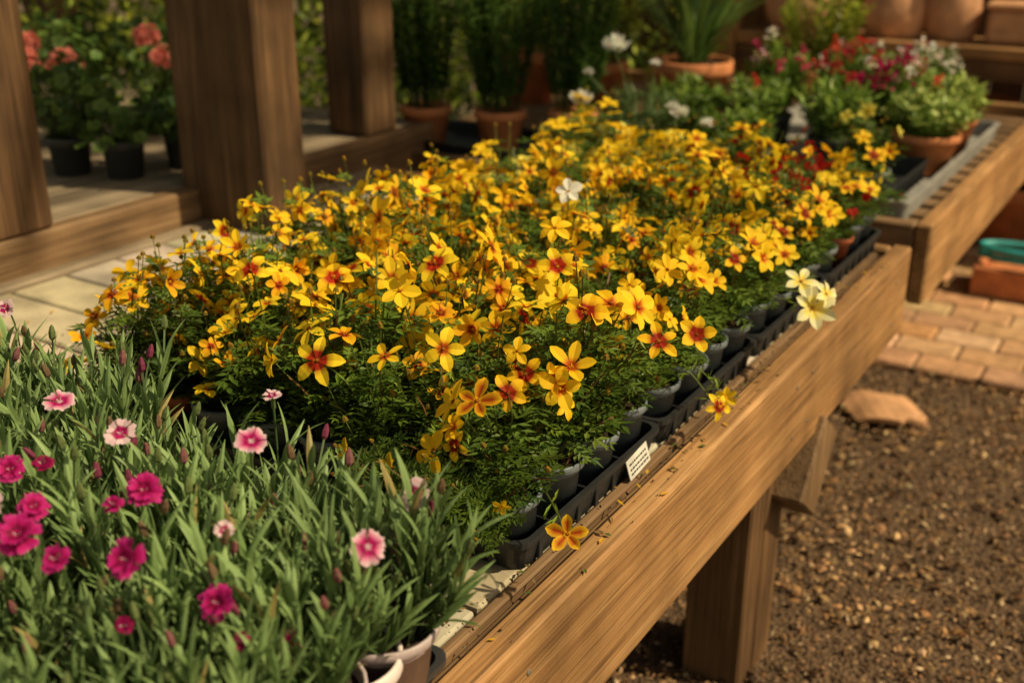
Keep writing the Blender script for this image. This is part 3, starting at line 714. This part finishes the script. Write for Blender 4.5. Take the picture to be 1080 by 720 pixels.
# ------------------------------------------------------------------ shelf with terracotta at the back
sh=empty('wooden_shelf_rack',(-.6,5.2,0))
boxobj('boards',[(-1.92,1.6,4.98,5.16,.845,.893),(-1.92,1.6,5.165,5.36,.843,.891),(-1.92,1.6,5.0,5.36,.40,.44)],[wood[0]],sh,.005)
boxobj('uprights',[(-2.03,-1.925,4.97,5.06,0,1.9),(-2.03,-1.925,5.28,5.37,0,1.9),(-.4,-.3,5.37,5.45,0,1.9),(1.2,1.3,5.37,5.45,0,1.9)],[wood[2]],sh,.005)
boxobj('shelf_bearer',[(-1.92,1.6,4.985,5.02,.76,.842)],[dwood[0]],sh,.004)
wl=empty('timber_wall',(-.5,5.9,0))
boxobj('planks',[(-3.2+i*.16,-3.2+i*.16+.154,5.88,5.91,0,2.4) for i in range(40)],[dwood[2]],wl,.004)
def jar(name,x,y,z,rad,h,col):
    mb=MB(); e=empty(name,(x,y,z)); P=[]
    for i in range(15):
        t=i/14; rr=rad*(.62+.38*math.sin(math.pi*min(1,(t+.12)/(1.1))**.9))
        P.append((rr,h*t))
    P=[(.02,0)]+P+[(rad*.72,h*1.0),(rad*.78,h*1.03),(rad*.76,h*1.06),(rad*.62,h*1.05),(rad*.6,h*.9)]
    lathe(mb,P,40,col=col); link(mb.mesh('body',[M_terra],True),'body',e,(x,y,z))
for x,y,rad,h in ((-1.66,5.17,.19,.3),(-1.27,5.17,.14,.26),(-1.04,5.2,.12,.3),(-.1,5.2,.16,.3),(.3,5.2,.14,.3)):
    jar('terracotta_jar',x,y,.894,rad,h,jit(TC3,.08))
e=empty('terracotta_trough',(-.68,5.17,.894)); mb=MB()
box(mb,-.88,-.45,5.08,5.28,.894,1.03,TC3,0,.02); box(mb,-.89,-.44,5.07,5.29,1.031,1.06,TC3,0,.01)
me=mb.mesh('trough',[M_terra]); finish_normals(me); link(me,'trough',e)
for j,(x,rad,h) in enumerate(((-1.7,.12,.2),(-1.4,.13,.24),(-1.1,.12,.2),(-.83,.11,.22),(-.55,.12,.18),(-.25,.13,.23),(.1,.12,.2))):
    e=empty('terracotta_plant_pot',(x,5.18,.44)); terra_pot(e,x,5.18,.441,rad,h,TC2)
for j,(x,rad,h) in enumerate(((-1.5,.16,.3),(-1.1,.15,.3),(-.7,.16,.28),(-.3,.15,.3))):
    e=empty('terracotta_plant_pot',(x,5.18,.036)); terra_pot(e,x,5.18,.036,rad,h,TC2)
e=empty('clay_trough_planter',(-.3,4.55,0)); mb=MB()
x0,x1,y0,y1=-.68,.15,4.42,4.68
for b in ((x0,x1,y0,y0+.03,.037,.15),(x0,x1,y1-.03,y1,.037,.15),(x0,x0+.03,y0+.031,y1-.031,.037,.149),(x1-.03,x1,y0+.031,y1-.031,.037,.149),(x0+.031,x1-.031,y0+.031,y1-.031,.037,.13)):
    box(mb,*b,TC2,0,.006)
me=mb.mesh('trough',[M_terra]); finish_normals(me); link(me,'trough',e)
mb=MB(); pts=[V((-.47+.21*math.cos(i*.2),4.54+.09*math.sin(i*.2),.165+.0009*i)) for i in range(64)]
tube(mb,pts,.013,(.04,.34,.34),0,8); e=empty('garden_hose',(-.47,4.54,.18)); link(mb.mesh('hose',[M_plast],True),'hose',e)

# ------------------------------------------------------------------ light & camera
w=bpy.data.worlds.new('World'); scene.world=w; w.use_nodes=True; nt=w.node_tree
sky=nt.nodes.new('ShaderNodeTexSky'); sky.sky_type='NISHITA'; sky.sun_disc=False
tos=V((.72,.22,.82)).normalized()
sky.sun_elevation=math.asin(tos.z); sky.sun_rotation=math.atan2(tos.x,tos.y)
mx=nt.nodes.new('ShaderNodeMix'); mx.data_type='RGBA'; mx.blend_type='MULTIPLY'; mx.inputs[0].default_value=1; mx.inputs[7].default_value=(1.0,.74,.42,1)
bg=nt.nodes['Background']; nt.links.new(sky.outputs[0],mx.inputs[6]); nt.links.new(mx.outputs[2],bg.inputs['Color']); bg.inputs['Strength'].default_value=.15
sd=bpy.data.lights.new('sun','SUN'); sd.energy=5.0; sd.angle=math.radians(1.6); sd.color=(1,.84,.53)
so=bpy.data.objects.new('sun',sd); scene.collection.objects.link(so); so.rotation_euler=tos.to_track_quat('Z','Y').to_euler(); so.location=(3,0,5)
cd=bpy.data.cameras.new('camera'); cam=bpy.data.objects.new('camera',cd); scene.collection.objects.link(cam)
cam.location=(0,0,1.5); cam.rotation_euler=(math.radians(68),0,math.radians(32)); cd.lens=39.6; cd.sensor_width=36; cd.clip_start=.05; cd.clip_end=300
cd.dof.use_dof=True; cd.dof.focus_distance=1.42; cd.dof.aperture_fstop=3.2
scene.camera=cam
scene.view_settings.view_transform='Standard'; scene.view_settings.look='None'; scene.view_settings.exposure=0
print('objs',len(bpy.data.objects))
